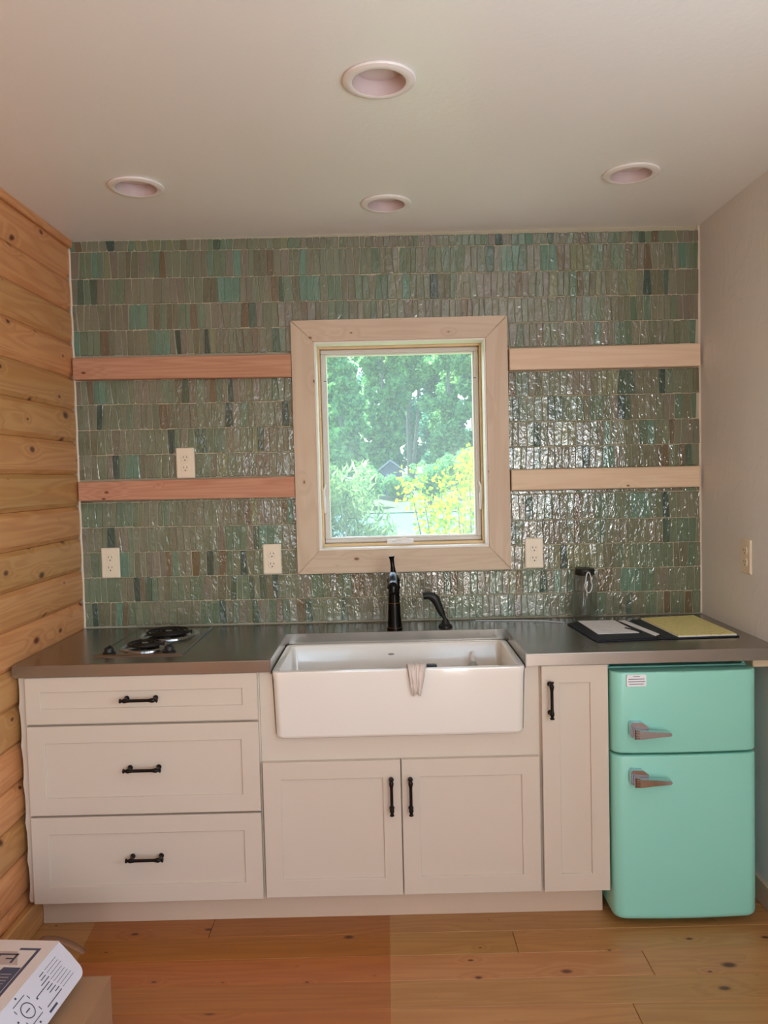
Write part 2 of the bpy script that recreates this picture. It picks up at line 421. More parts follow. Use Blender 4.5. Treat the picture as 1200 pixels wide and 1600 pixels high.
# floor: boards on a sub-floor
b = MB().box(-.15, WX + .15, YB - .1, .16, -.12, -.02)
floor = struct(b.build('floor', plain('subfloor', (60, 40, 24), .8)))
def plank_x(name, x0, x1, y0, y1, z0, z1, mt, parent):
    g = .0007; e = .0014
    o = MB(); 
    o.rings([[(x0 + g, y0 + g, z0), (x0 + g, y1 - g, z0), (x1 - g, y1 - g, z0), (x1 - g, y0 + g, z0)],
             [(x0 + g, y0 + g, z1 - e), (x0 + g, y1 - g, z1 - e), (x1 - g, y1 - g, z1 - e), (x1 - g, y0 + g, z1 - e)],
             [(x0 + g + e, y0 + g + e, z1), (x0 + g + e, y1 - g - e, z1), (x1 - g - e, y1 - g - e, z1), (x1 - g - e, y0 + g + e, z1)]], smooth=False)
    return o.build(name, mt, parent)
rf = random.Random(3)
y = -.0435; k = 0
joints = {6: [2.005], 4: [.62, 2.3], 5: [1.62], 7: [.38], 8: [1.9], 9: [.9]}
while y > YB:
    y1 = max(y - .1215, YB)
    js = joints.get(k, [rf.uniform(.3, 2.2)])
    xs = [0.0] + js + [WX]
    for i in range(len(xs) - 1): plank_x('floor_plank', xs[i], xs[i + 1], y1, y, -.019, 0, M['pine_floor'], floor)
    y = y1; k += 1
plank_x('floor_plank', 0, WX, -.0435, 0, -.019, 0, M['pine_floor'], floor)
# left wall: bowed pine boards
zl = [0.0, .130, .257, .385, .512, .640, .767, .8945, 1.022, 1.150, 1.281, 1.410, 1.539, 1.668, 1.799, 1.927, 2.064, 2.191, 2.317, HZ]
def bulge(f): return -.004 + .010 * math.sin(PI * min(1, max(0, f))) ** .35
rb = random.Random(5)
for i in range(len(zl) - 1):
    z0, z1 = zl[i] + .0006, zl[i + 1] - .0006; tilt = rb.uniform(-.0018, .0018)
    prof = [(-.028, z0)] + [(bulge(j / 8) + tilt * (j / 8 - .5) * 2, z0 + (z1 - z0) * j / 8) for j in range(9)] + [(-.028, z1)]
    prof[1] = (-.010, z0); prof[-2] = (-.010, z1)
    cut = [0.0, YB] if i % 3 else [0.0, -2.6 - rb.random(), YB]
    for q in range(len(cut) - 1):
        o = MB(); o.rings([[(x, cut[q], z) for x, z in prof], [(x, cut[q + 1], z) for x, z in prof]], smooth=False)
        o.build('wall_board', M['pine_wall'], wall_left)
b = MB().box(.006, .020, YB, -.0, 2.436, HZ, .003)
struct(b.build('trim_1', M['pine_wall']))
b = MB().box(.0065, .031, YB, -.03, 0, .098, .003)
struct(b.build('baseboard_left', M['pine_wall']))
b = MB().box(WX - .016, WX, -3.4, -.0, 0, .085, .003)
struct(b.build('baseboard_right', M['kick_paint']))
# caulk beads where the tile meets the side walls
b = MB()
for i in range(30):
    pass
ptsl = [(.006 + (bulge(((z - .0) % .1285) / .1285) * .3), -.008, z) for z in [(.916 + i * .0309) for i in range(50)]]
b.tube(ptsl, .0055, 6)
b.tube([(WX - .003, -.006, .92), (WX - .003, -.006, 1.7), (WX - .003, -.006, HZ - .002)], .006, 6)
struct(b.build('trim_2', M['caulk']))

# ------------------------------------------------------------------ zellige tiles
L_ = [2.462, 2.419, 2.313, 2.211, 2.109, 2.009, None, 1.910, 1.815, 1.714, 1.613, 1.515, None, 1.424, 1.421, 1.322, 1.221, 1.119, 1.018, .920]
R_ = [2.446, 2.398, 2.294, 2.193, 2.094, 2.000, None, 1.903, 1.803, 1.701, 1.601, 1.513, None, 1.421, 1.411, 1.305, 1.206, 1.106, 1.010, .918]
L_[13], L_[14] = 1.432, 1.422
R_[13], R_[14] = 1.428, 1.412
PAL = [((108, 117, 95), 22), ((116, 118, 99), 18), ((100, 118, 96), 18), ((112, 114, 96), 12), ((103, 105, 84), 10), ((92, 116, 95), 10),
       ((117, 114, 100), 9), ((104, 93, 72), 5), ((50, 76, 67), 4), ((68, 92, 75), 5), ((118, 124, 94), 4), ((104, 92, 66), 2), ((92, 128, 110), 3)]
PC = [c for c, w in PAL for _ in range(w)]
rt = random.Random(11); last = (116, 130, 108)
tiles = []      # (front area, verts, faces, colour)
def clip_in(px, pz): return OX0 - .055 < px < OX1 + .055 and OZ0 - .055 < pz < OZ1 + .055
for k in range(len(L_) - 1):
    if L_[k] is None or L_[k + 1] is None: continue
    x = .010; tp = bt = .010; wide = rt.random() < .5
    while x < WX - .018:
        w = rt.gauss(.0268, .0038); w = min(max(w, .018), .035)
        if L_[k] - L_[k + 1] < .02: w *= 1.6
        tap = rt.gauss(0, .0017) + (.0010 if wide else -.0010); wide = not wide
        nx = x + w
        if nx > WX - .016: nx = WX - .004
        nt_ = nx + (tap if nx < WX - .01 else 0); nb_ = nx - (tap if nx < WX - .01 else 0)
        f = lambda u: L_[k] + (R_[k] - L_[k]) * u / WX
        h = lambda u: L_[k + 1] + (R_[k + 1] - L_[k + 1]) * u / WX
        g = .0004 + abs(rt.gauss(0, .0005)); gz = .0010
        jz = rt.gauss(0, .0010)
        x0t, x1t, x0b, x1b = tp + g, nt_ - g, bt + g, nb_ - g
        zt, zb = f(x) - gz + min(jz, 0), h(x) + gz + max(jz, 0)
        mx, mz = (x0t + x1t + x0b + x1b) / 4, (zt + zb) / 2
        cs = [min(abs(rt.gauss(.0006, .0017)) + .0005, .006, (x1t - x0t) * .4, (zt - zb) * .4) for _ in range(4)]
        if not clip_in(mx, mz):
            c0, c1, c2, c3 = cs
            ring = [(x0b + c0, zb), (x1b - c1, zb), (x1b, zb + c1), (x1t, zt - c2), (x1t - c2, zt), (x0t + c3, zt), (x0t, zt - c3), (x0b, zb + c0)]
            ty, tx = rt.gauss(0, .010), rt.gauss(0, .030)
            def fy(px, pz, y0): return y0 + (px - mx) * tx + (pz - mz) * ty
            yf = -.0095 + rt.gauss(0, .0006)
            inset = [((px - mx) * (1 - .0018 / max(.004, (x1t - x0t) / 2)) + mx, (pz - mz) * (1 - .0018 / max(.004, (zt - zb) / 2)) + mz) for px, pz in ring]
            V = [(px, -.0008, pz) for px, pz in ring] + [(px, fy(px, pz, yf + .0016), pz) for px, pz in ring] + [(px, fy(px, pz, yf), pz) for px, pz in inset]
            F = [(i, (i + 1) % 8, 8 + (i + 1) % 8, 8 + i) for i in range(8)] + [(8 + i, 8 + (i + 1) % 8, 16 + (i + 1) % 8, 16 + i) for i in range(8)] + [tuple(16 + i for i in range(8))]
            base = last if (rt.random() < .32 and sum(last) > 270) else rt.choice(PC); last = base; v = rt.uniform(.92, 1.08)
            hid = (OX0 - .08 < mx < OX1 + .08 and OZ0 - .08 < mz < OZ1 + .08)
            A = (x1t - x0t + x1b - x0b) / 2 * (zt - zb) * (0.2 if hid else 1)
            tiles.append((A, V, F, tuple(c * v for c in s2l(base)[:3]) + (1,)))
        x = nx; tp, bt = nt_, nb_
tiles.sort(key=lambda q: -q[0])
def tile_obj(name, ts, stuff):
    V, F, C_ = [], [], []
    for _, v, f, c in ts:
        o = len(V); V += v; F += [tuple(i + o for i in q) for q in f]; C_ += [c] * len(v)
    me = bpy.data.meshes.new(name); me.from_pydata(V, [], F); me.materials.append(M['glaze'])
    a = me.attributes.new('glaze', 'FLOAT_COLOR', 'POINT'); a.data.foreach_set('color', [q for c in C_ for q in c])
    o = bpy.data.objects.new(name, me); COL.objects.link(o); o.parent = wall_back
    if stuff: o['kind'] = 'stuff'
    return o
for t_ in tiles[:300]: tile_obj('wall_tile', [t_], False)
tile_obj('wall_tiles', tiles[300:], True)

# grout bed between the tiles, a little below their faces
q = MB()
def gz_(arr_l, arr_r, x, i): return arr_l[i] + (arr_r[i] - arr_l[i]) * x / WX
def gpoly(pts): q.prism(pts, -.0002, -.0066, 'xz')
for (i0, i1) in ((0, 5), (7, 11), (13, 19)):
    for (xa, xb) in ((.004, OX0 - .01), (OX1 + .01, WX - .0005)):
        gpoly([(xa, gz_(L_, R_, xa, i1)), (xb, gz_(L_, R_, xb, i1)), (xb, gz_(L_, R_, xb, i0) + (.003 if i0 == 0 and xb < 2 else 0)), (xa, gz_(L_, R_, xa, i0) + .0)])
xa, xb = OX0 - .01, OX1 + .01
gpoly([(xa, OZ1 + .01), (xb, OZ1 + .01), (xb, gz_(L_, R_, xb, 0)), (xa, gz_(L_, R_, xa, 0))])
gpoly([(xa, gz_(L_, R_, xa, 19)), (xb, gz_(L_, R_, xb, 19)), (xb, OZ0 - .01), (xa, OZ0 - .01)])
q.build('grout', M['grout'], wall_back, kind='stuff')

# ------------------------------------------------------------------ window
win = bpy.data.objects.new('window_1', None); COL.objects.link(win); struct(win)
CX0, CX1, CZ0, CZ1 = .879, 1.737, 1.116, 2.125
yf, yb = -.031, -.0128
def mitre(name, o0, o1, i1, i0, mt):
    q = MB(); n = 4
    pts = [o0, o1, i1, i0]; cx = sum(p[0] for p in pts) / 4; cz = sum(p[1] for p in pts) / 4
    ins = [(p[0] + (cx - p[0]) * .012, p[1] + (cz - p[1]) * .012) for p in pts]
    q.rings([[(p[0], yb, p[1]) for p in pts], [(p[0], yf + .0015, p[1]) for p in pts], [(p[0], yf, p[1]) for p in ins]], smooth=False)
    o = q.build(name, mt, win); return o
g = .0006
mitre('casing_board', (CX0 + g * 2, CZ1), (CX1 - g * 2, CZ1), (OX1 + g, OZ1), (OX0 - g, OZ1), M['pine_x'])
mitre('casing_board', (CX0 + g * 2, CZ0), (CX1 - g * 2, CZ0), (OX1 + g, OZ0), (OX0 - g, OZ0), M['pine_x'])
mitre('casing_board', (CX0, CZ0 + g), (CX0, CZ1 - g * 2), (OX0, OZ1 - g), (OX0, OZ0 + g), M['pine_z'])
mitre('casing_board', (CX1, CZ0 + g), (CX1, CZ1 - g * 2), (OX1, OZ1 - g), (OX1, OZ0 + g), M['pine_z'])
def frame4(name, x0, x1, z0, z1, w, y0, y1, mt, parent, bev=.0015, wb=None):
    wb = wb or w
    for (a, c, e, f) in ((x0, x1, z1 - w, z1), (x0, x1, z0, z0 + wb), (x0, x0 + w, z0 + wb, z1 - w), (x1 - w, x1, z0 + wb, z1 - w)):
        MB().box(a, c, y0, y1, e, f, bev).build(name, mt, parent)
frame4('jamb_board', OX0, OX1, OZ0, OZ1, .008, -.027, .155, M['jamb_white'], win)
frame4('window_stop', OX0 + .008, OX1 - .008, OZ0 + .008, OZ1 - .008, .008, .05, .15, M['sash_wood'], win, .002, .012)
frame4('sash_rail', OX0 + .017, OX1 - .017, OZ0 + .021, OZ1 - .017, .018, .075, .125, M['sash_grey'], win, .003, .016)
frame4('glazing_bead', OX0 + .035, OX1 - .035, OZ0 + .037, OZ1 - .035, .006, .088, .118, M['jamb_white'], win, .0015, .007)
MB().box(OX0 + .040, OX1 - .040, .101, .105, OZ0 + .043, OZ1 - .040).build('pane', M['glass'], win)
# crank cover at the bottom rail
q = MB()
q.box(1.240, 1.350, .045, .076, OZ0 + .013, OZ0 + .034, .006, seg=3)
q.tube([(1.262, .044, OZ0 + .026), (1.285, .036, OZ0 + .032), (1.31, .034, OZ0 + .037), (1.338, .040, OZ0 + .029)], [.004, .006, .006, .004], 10)
q.build('window_crank', M['fixture_white'], win)
for sx, x in ((1, OX0 + .020), (-1, OX1 - .020)):
    q = MB(); q.box(x - .005, x + .005, .060, .074, 1.355, 1.425, .003)
    q.tube([(x, .058, 1.365), (x + sx * .001, .046, 1.40), (x, .046, 1.45), (x + sx * .008, .052, 1.472)], [.004, .005, .004, .003], 8)
    q.build('sash_lock', M['fixture_white'], win)
    MB().box(x + sx * .014 - .004, x + sx * .014 + .006, .072, .075, 1.894, 1.897).build('screen_clip', M['black_plastic'], win)
# unseen roof overhang, added to block direct sun through the window
MB().box(-1.5, 4.0, .16, .95, 2.50, 2.62, .01).build('sun_block_eave', M['added_eave'])['kind'] = 'structure'

# ------------------------------------------------------------------ shelf cleats
def board(name, x0, x1, z0l, z1l, z0r, z1r, y0, mt, label, grp):
    q = MB(); e = .003
    def rg(y, i): return [(x0 + i, y, z0l + i), (x1 - i, y, z0r + i), (x1 - i, y, z1r - i), (x0 + i, y, z1l - i)]
    q.rings([rg(-.0006, 0), rg(y0 + e, 0), rg(y0, e)], smooth=False)
    return tag(q.build(name, mt), label, 'wooden board', grp)
GC = 'shelf boards fixed to the tiled wall'
board('shelf_cleat', .012, .8775, 1.913, 1.998, 1.903, 1.993, -.040, M['fir_x'], 'upper reddish fir board left of the window, on the green tiles', GC)
board('shelf_cleat', .014, .8775, 1.432, 1.508, 1.426, 1.509, -.040, M['fir_x'], 'lower reddish fir board left of the window, directly below an outlet', GC)
board('shelf_cleat', 1.7425, 2.498, 1.908, 1.993, 1.906, 1.996, -.040, M['pine_raw'], 'upper pale pine board right of the window, near the ceiling', GC)
board('shelf_cleat', 1.7425, 2.494, 1.432, 1.514, 1.428, 1.511, -.040, M['pine_raw'], 'lower pale pine board right of the window, above the outlet and bottle', GC)

# ------------------------------------------------------------------ outlets
def make_outlet(label):
    r = empty('wall_outlet', (0, 0, 0), label, 'outlet', 'duplex power outlets')
    q = MB()
    R = []
    for y, i in ((0, 0), (-.003, 0), (-.0065, .004)):
        R.append([(p[0], y, p[1]) for p in [(x_, y_) for x_, y_, _ in rrect(0, 0, .074 - 2 * i, .122 - 2 * i, .004, 0, 2)]])
    q.rings(R, smooth=False); q.build('cover_plate', M['plate_ivory'], r)
    for s in (1, -1):
        q = MB(); pts = []
        for i in range(28):
            a = 2 * PI * i / 28; pts.append((.0172 * math.cos(a), max(-.0142, min(.0142, .0172 * math.sin(a)))))
        q.rings([[(x, -.0064, z + s * .0205) for x, z in pts], [(x, -.0082, z + s * .0205) for x, z in pts], [(x * .93, -.0088, z * .93 + s * .0205) for x, z in pts]], smooth=False)
        rc = q.build('receptacle', M['plate_ivory'], r)
        q = MB()
        for dx, hh in ((-.0065, .0042), (.0065, .0034)): q.box(dx - .0011, dx + .0011, -.0091, -.0086, s * .0205 + .003 - hh, s * .0205 + .003 + hh)
        q.lathe([(.0026, -.0091), (.0026, -.0086)], 0, 0, s * .0205 - .0088, 10, 'y')
        q.build('slots', M['slot_dark'], rc)
    q = MB(); q.lathe([(.0032, -.0064), (.0030, -.0076), (.001, -.0080)], 0, 0, 0, 12, 'y'); q.build('screw', M['plate_ivory'], r)
    return r
o0 = make_outlet('ivory outlet just above the lower left shelf board'); o0.location = (.440, -.0118, 1.5735)
for lab, loc, rz in (('ivory outlet on the tiles above the cooktop, nearest the log wall', (.124, -.0118, 1.179), 0),
                     ('ivory outlet on the tiles close to the window casing, left of it', (.776, -.0118, 1.1785), 0),
                     ('ivory outlet on the tiles right of the window casing', (1.832, -.0118, 1.177), 0),
                     ('outlet on the right plaster wall, seen from the side', (WX - .0005, -.405, 1.187), PI / 2)):
    c = copy_tree(o0); c.location = loc; c['label'] = lab
    c.rotation_euler = (0, 0, -PI / 2 if rz else 0)

# ------------------------------------------------------------------ ceiling lights
def make_light(x, y, label):
    r = empty('ceiling_light', (x, y, HZ), label, 'ceiling light', 'recessed ceiling lights')
    q = MB()
    q.lathe([(.0885, -.0005), (.0900, -.003), (.0880, -.0065), (.080, -.0095), (.070, -.0105), (.0655, -.0085), (.0655, -.0005)], n=48, cap0=False, cap1=False)
    q.build('trim_ring', M['fixture_white'], r)
    q = MB(); q.lathe([(.0650, -.0085), (.0630, .004), (.0590, .021), (.0585, .026)], n=48, cap0=False, cap1=False); q.build('baffle', M['baffle'], r)
    q = MB(); q.lathe([(.0585, .026), (.056, .0245), (.03, .0238), (.0, .0236)], n=48, cap0=False, cap1=False); q.build('lens', M['lens'], r)
    return r
for x, y, lab in LIGHTS: make_light(x, y, lab)

# ------------------------------------------------------------------ cabinets
YD, YF = -.632, -.611
def handle(parent, cx, cz, vertical, flip=False):
    q = MB(); L = .062
    prof = [(.0045, -L), (.0072, -L + .001), (.0075, -L + .004), (.0042, -L + .008), (.0070, -L + .013), (.0078, -L + .018), (.0060, -L + .026), (.0052, -L + .032),
            (.0052, L - .032), (.0060, L - .026), (.0078, L - .018), (.0070, L - .013), (.0042, L - .008), (.0075, L - .004), (.0072, L - .001), (.0045, L)]
    yh = YD - .032
    if vertical: q.lathe(prof, cx, yh, cz, 14, 'z')
    else: q.lathe(prof, cx, yh, cz, 14, 'x')
    for s in (-1, 1):
        px, pz = (cx, cz + s * .047) if vertical else (cx + s * .047, cz)
        q.lathe([(.0085, 0.0), (.0085, -.003), (.0050, -.007), (.0048, -.024), (.0065, -.032)], px, YD, pz, 14, 'y')
    return q.build('handle', M['black_metal'], parent)
def shaker(name, x0, x1, z0, z1, rail, parent, label=None):
    d = MB(); yb_ = YF - .0006; e = .0012; r = rail; dep = .0065
    def rg(i, y): return [(x0 + i, y, z0 + i), (x1 - i, y, z0 + i), (x1 - i, y, z1 - i), (x0 + i, y, z1 - i)]
    R = [rg(0, yb_), rg(0, YD + e), rg(e, YD), rg(r, YD), rg(r + .0015, YD + .0012), rg(r + .002, YD + dep)]
    d.rings(R, smooth=False)
    o = d.build(name, M['white_paint'], parent); return o
# drawer unit
dr = empty('drawer_cabinet', (.42, -.30, .105), 'white three-drawer base cabinet under the cooktop, against the log wall', 'cabinet')
MB().box(.0455, .8075, YF, -.012, .1062, .8725, .001).build('body', M['white_paint'], dr)
fil = [(.0445, .1135), (.0445, .8725)]
q = MB(); out = []
zz = .8725
n = 60
for i in range(n + 1):
    z = .8725 - (.8725 - .1135) * i / n
    k = max(j for j in range(len(zl)) if zl[j] <= z)
    fr = (z - zl[k]) / (zl[k + 1] - zl[k])
    out.append((.0105 + (bulge(fr) + .004) * .8 + .0075 * i / n, z))
q.prism(fil + out, YF - .004, YF + .018, 'xz'); q.build('scribed_filler', M['white_paint'], dr)
for (z0, z1, rail, hx, hz) in ((.7165, .8705, .048, .425, .797), (.4115, .7085, .056, .427, .567), (.1145, .4045, .056, .424, .270)):
    d = shaker('drawer', .0445, .8035, z0, z1, rail, dr); handle(d, hx, hz, False)
settle(dr)
# sink unit
sk = empty('sink_cabinet', (1.27, -.30, .105), 'white sink base cabinet with a pair of doors below the apron sink', 'cabinet')
SX0, SX1, SZ0 = .8495, 1.6830, .6495
q = MB(); q.prism([(.8085, .1062), (1.7275, .1062), (1.7275, .8725), (SX1 + .001, .8725), (SX1 + .001, .862), (SX1 - .0015, .855), (SX1 - .0085, SZ0 + .012), (SX1 - .022, SZ0 - .002), (SX0 + .022, SZ0 - .002), (SX0 + .0085, SZ0 + .012), (SX0 + .0015, .855), (SX0 - .001, .862), (SX0 - .001, .8725), (.8085, .8725)], YF, YF + .018, 'xz')
q.build('face_frame', M['white_paint'], sk)
MB().box(.8085, .824, YF + .0185, -.012, .1062, .8725).box(1.712, 1.7275, YF + .0185, -.012, .1062, .8725).box(.8245, 1.7115, YF + .0185, -.012, .1062, .122).build('body', M['white_paint'], sk)
d = shaker('door', .8130, 1.2650, .1185, .5705, .057, sk); handle(d, 1.2345, .459, True)
d = shaker('door', 1.2690, 1.7215, .1185, .5705, .057, sk); handle(d, 1.2970, .458, True)
settle(sk)
# narrow unit
nr = empty('narrow_cabinet', (1.84, -.30, .105), 'narrow white base cabinet with one tall door, beside the mint fridge', 'cabinet')
MB().box(1.7285, 1.9480, YF, -.012, .1062, .8725, .001).build('body', M['white_paint'], nr)
d = shaker('door', 1.7325, 1.9490, .1165, .8705, .057, nr); handle(d, 1.7590, .764, True)
settle(nr)
q = MB().box(.0325, 1.9460, -.545, -.02, .0, .1055, .001)
tag(q.build('toe_kick', M['kick_paint']), 'long beige toe kick plinth under the white cabinets on the floor', 'toe kick')

# ------------------------------------------------------------------ countertop
NX0, NX1, NY = .8495, 1.6830, -.227
q = MB()
e = .004
outl = [(.009, -.0125), (.009, -.640), (NX0, -.640), (NX0, NY), (NX1, NY), (NX1, -.640), (WX - .002, -.640), (WX - .002, -.0125)]
def inset_o(i): return [(.009, -.0125), (.009, -.640 + i), (NX0 - i, -.640 + i), (NX0 - i, NY + i), (NX1 + i, NY + i), (NX1 + i, -.640 + i), (WX - .002, -.640 + i), (WX - .002, -.0125)]
R = [[(x, y, .8735) for x, y in outl], [(x, y, .914 - e) for x, y in outl], [(x, y, .914 - e * .3) for x, y in inset_o(e * .3)], [(x, y, .914) for x, y in inset_o(e)]]
q.rings(R, smooth=False)
ct = tag(q.build('countertop', M['steel']), 'long stainless steel countertop with a notch cut for the apron sink', 'countertop')
q = MB()
q.box(NX0 + .0003, NX0 + .002, -.6385, NY, .8665, .9146).box(NX1 - .002, NX1 - .0003, -.6385, NY, .8665, .9146).box(NX0 + .002, NX1 - .002, NY - .002, NY - .0003, .8665, .9146)
q.build('sink_flange', M['steel'], ct)
# pine cleat on the right wall carrying the counter end
MB_ = MB().box(2.437, WX - .001, -.60, -.02, .842, .8725, .002)
tag(MB_.build('support_block', M['pine_raw']), 'small pale wood block under the right end of the steel counter', 'wooden block')

# ------------------------------------------------------------------ apron sink
sx0, sx1, sy0, sy1, sz0, sz1 = .8530, 1.6795, -.652, -.2300, .6500, .8755
cx, cy, w, dd = (sx0 + sx1) / 2, (sy0 + sy1) / 2, sx1 - sx0, sy1 - sy0
q = MB(); R = []
def sr(ins, r, z, shrink=0): return rrect(cx, cy, w - 2 * ins, dd - 2 * ins, r, z, 6)
tp = lambda z: .009 * (sz1 - z) / (sz1 - sz0)
R.append(sr(.030, .02, sz0))
for a in (0, 22, 45, 68, 90):
    a = math.radians(a); z = sz0 + .014 * (1 - math.cos(a)); R.append(sr(.014 * (1 - math.sin(a)) + tp(z), .024, z))
R.append(sr(.004, .024, sz1 - .03)); R.append(sr(.001, .024, sz1 - .006)); R.append(sr(.0022, .023, sz1 - .0015)); R.append(sr(.006, .021, sz1))
R.append(sr(.020, .018, sz1)); R.append(sr(.0235, .018, sz1 - .0015)); R.append(sr(.025, .018, sz1 - .005))
R.append(sr(.028, .022, sz0 + .06)); R.append(sr(.034, .026, sz0 + .035)); R.append(sr(.050, .03, sz0 + .024)); R.append(sr(.09, .03, sz0 + .020))
q.rings(R)
snk = tag(q.build('apron_sink', M['porcelain']), 'white porcelain farmhouse sink with a deep apron front', 'sink')
q = MB(); q.lathe([(.044, .0205), (.044, .0225), (.036, .0225), (.030, .021), (.0, .021)], cx, cy, sz0, 24, cap0=False, cap1=False); q.build('drain', M['chrome'], snk)
q = MB(); q.lathe([(.012, 0), (.012, -.0005)], 1.245, sy1 - .0275, .836, 20, 'y', mat=None)
lg = q.build('maker_mark', M['ink_grey'], snk); lg.scale = (1, 1, .3); lg.location = (0, 0, .836 * .7)

# faucet
fc = empty('kitchen_faucet', (1.262, -.172, .914), 'tall black kitchen faucet with bronze rings behind the sink', 'faucet')
q = MB(); q.lathe([(.0300, .0003), (.0300, .006), (.0275, .009), (.0270, .014), (.0255, .05), (.0240, .085), (.0232, .100)], 0, 0, 0, 28)
q.lathe([(.0228, .1035), (.0222, .13), (.0222, .152), (.0250, .156), (.0262, .160), (.0250, .165), (.0232, .168), (.0232, .182), (.0262, .186), (.0262, .190), (.0225, .196), (.019, .206), (.012, .212), (.004, .215)], 0, 0, 0, 28)
q.build('body', M['faucet_black'], fc)
q = MB(); q.lathe([(.0232, .1000), (.0246, .1008), (.0246, .1030), (.0230, .1036)], 0, 0, 0, 28); q.lathe([(.0302, .0062), (.0306, .0072), (.0300, .0084), (.0278, .0088)], 0, 0, 0, 28, cap0=False, cap1=False)
q.build('ring', M['bronze'], fc, kind='stuff')
sp = []
for i in range(13):
    a = i / 12
    sp.append((-.004, -.012 - .165 * a, .176 + .052 * math.sin(PI * min(1, a * 1.12) * .78) - .020 * a))
q = MB(); q.tube(sp, [.0175] * 3 + [.0155] * 8 + [.0165, .0165], 16)
e_ = Vector(sp[-1]); q.lathe([(.015, 0), (.0165, -.006), (.0165, -.022), (.013, -.026)], e_.x, e_.y + .006, e_.z + .002, 16)
q.build('spout', M['faucet_black'], fc)
q = MB(); q.tube([(-.001, .002, .205), (-.001, .004, .222), (-.003, .006, .246), (-.005, .007, .268), (-.006, .007, .280)], [.013, .0105, .0078, .0085, .0125], 14)
q.build('lever', M['faucet_black'], fc)
# side sprayer
sp_ = empty('side_sprayer', (1.458, -.158, .914), 'short black pull-out sprayer right of the faucet', 'sprayer')
q = MB(); q.lathe([(.027, .0003), (.027, .006), (.020, .012), (.014, .018), (.0125, .026), (.010, .030)], 0, 0, 0, 22); q.build('base', M['black_plastic'], sp_)
q = MB(); q.tube([(-.001, 0, .028), (-.006, 0, .040), (-.012, 0, .050), (-.020, 0, .070), (-.030, 0, .094), (-.036, 0, .108), (-.048, 0, .120), (-.066, 0, .1245), (-.080, 0, .122), (-.084, 0, .121)],
       [.0080, .0074, .0118, .0140, .0150, .0178, .0172, .0150, .0142, .0135], 16); q.build('spray_head', M['black_plastic'], sp_)

# dish cloth over the apron
q = MB(); nu, nv = 25, 26
path = []
V = []
for j in range(nv):
    t_ = j / (nv - 1)
    for i in range(nu):
        u = i / (nu - 1) - .5
        s = t_ * .150 - .045          # arclength from the rim top
        wd = .066 * (1 - .60 * max(0, (t_ - .30) / .70) ** 1.2)
        fold = .0036 * math.sin(u * 21 + t_ * 2.0) * (.35 + .65 * t_) + .002 * math.sin(u * 47 + 3 * t_)
        if s < 0: y, z = sy0 + .029 + .004, sz1 + s * .9 - .0 + .004
        elif s < .030: y, z = sy0 + .029 - s * 1.13, sz1 + .0072 + .004 * math.sin(PI * s / .03)
        else: y, z = sy0 - .0085, sz1 + .004 - (s - .030) * 1.12
        if s < 0: y = sy0 + .033 + abs(fold) * .6
        elif s >= .03: y -= abs(fold) + .0005
        else: z += abs(fold)
        edge = .006 * math.sin(u * 9 + 1) * t_
        V.append((1.327 + u * wd - .004 * t_, y, z + (edge if t_ > .8 else 0)))
F = [(j * nu + i, j * nu + i + 1, (j + 1) * nu + i + 1, (j + 1) * nu + i) for j in range(nv - 1) for i in range(nu - 1)]
q.add(V, F, 0, True)
co = q.build('dish_cloth', M['cloth'])
md = co.modifiers.new('s', 'SOLIDIFY'); md.thickness = .0022; md.offset = 0
tag(co, 'small off-white dish cloth hung over the sink apron', 'cloth')

# black brush and clear soap bottle standing in the sink
zf = sz0 + .0206
br = empty('dish_brush', (1.380, -.500, zf), 'black dish brush in the sink, its top just over the rim beside the cloth', 'brush')
q = MB(); q.box(-.022, .022, -.014, .014, .006, .030, .005, seg=2); q.tube([(0, 0, .028), (.0, .0, .06), (-.002, 0, .12), (0, 0, .150)], [.008, .006, .0065, .009], 12); q.box(-.021, .021, -.012, .012, .145, .183, .006, seg=2)
q.build('handle', M['black_plastic'], br)
q = MB()
for i in range(-3, 4):
    for j in range(-2, 3): q.box(i * .0058 - .0018, i * .0058 + .0018, j * .005 - .0016, j * .005 + .0016, .0, .007)
q.build('bristles', M['black_plastic'], br)
bo = empty('soap_bottle', (1.545, -.305, zf), 'clear squeeze bottle standing at the right end inside the sink', 'bottle')
q = MB(); q.lathe([(.024, 0.0003), (.027, .006), (.027, .10), (.022, .122), (.012, .138), (.0105, .145)], 0, 0, 0, 24); q.build('body', M['bottle_clear'], bo)
q = MB(); q.lathe([(.012, .1455), (.012, .160), (.007, .165), (.004, .178)], 0, 0, 0, 16); q.build('cap', M['fixture_white'], bo)

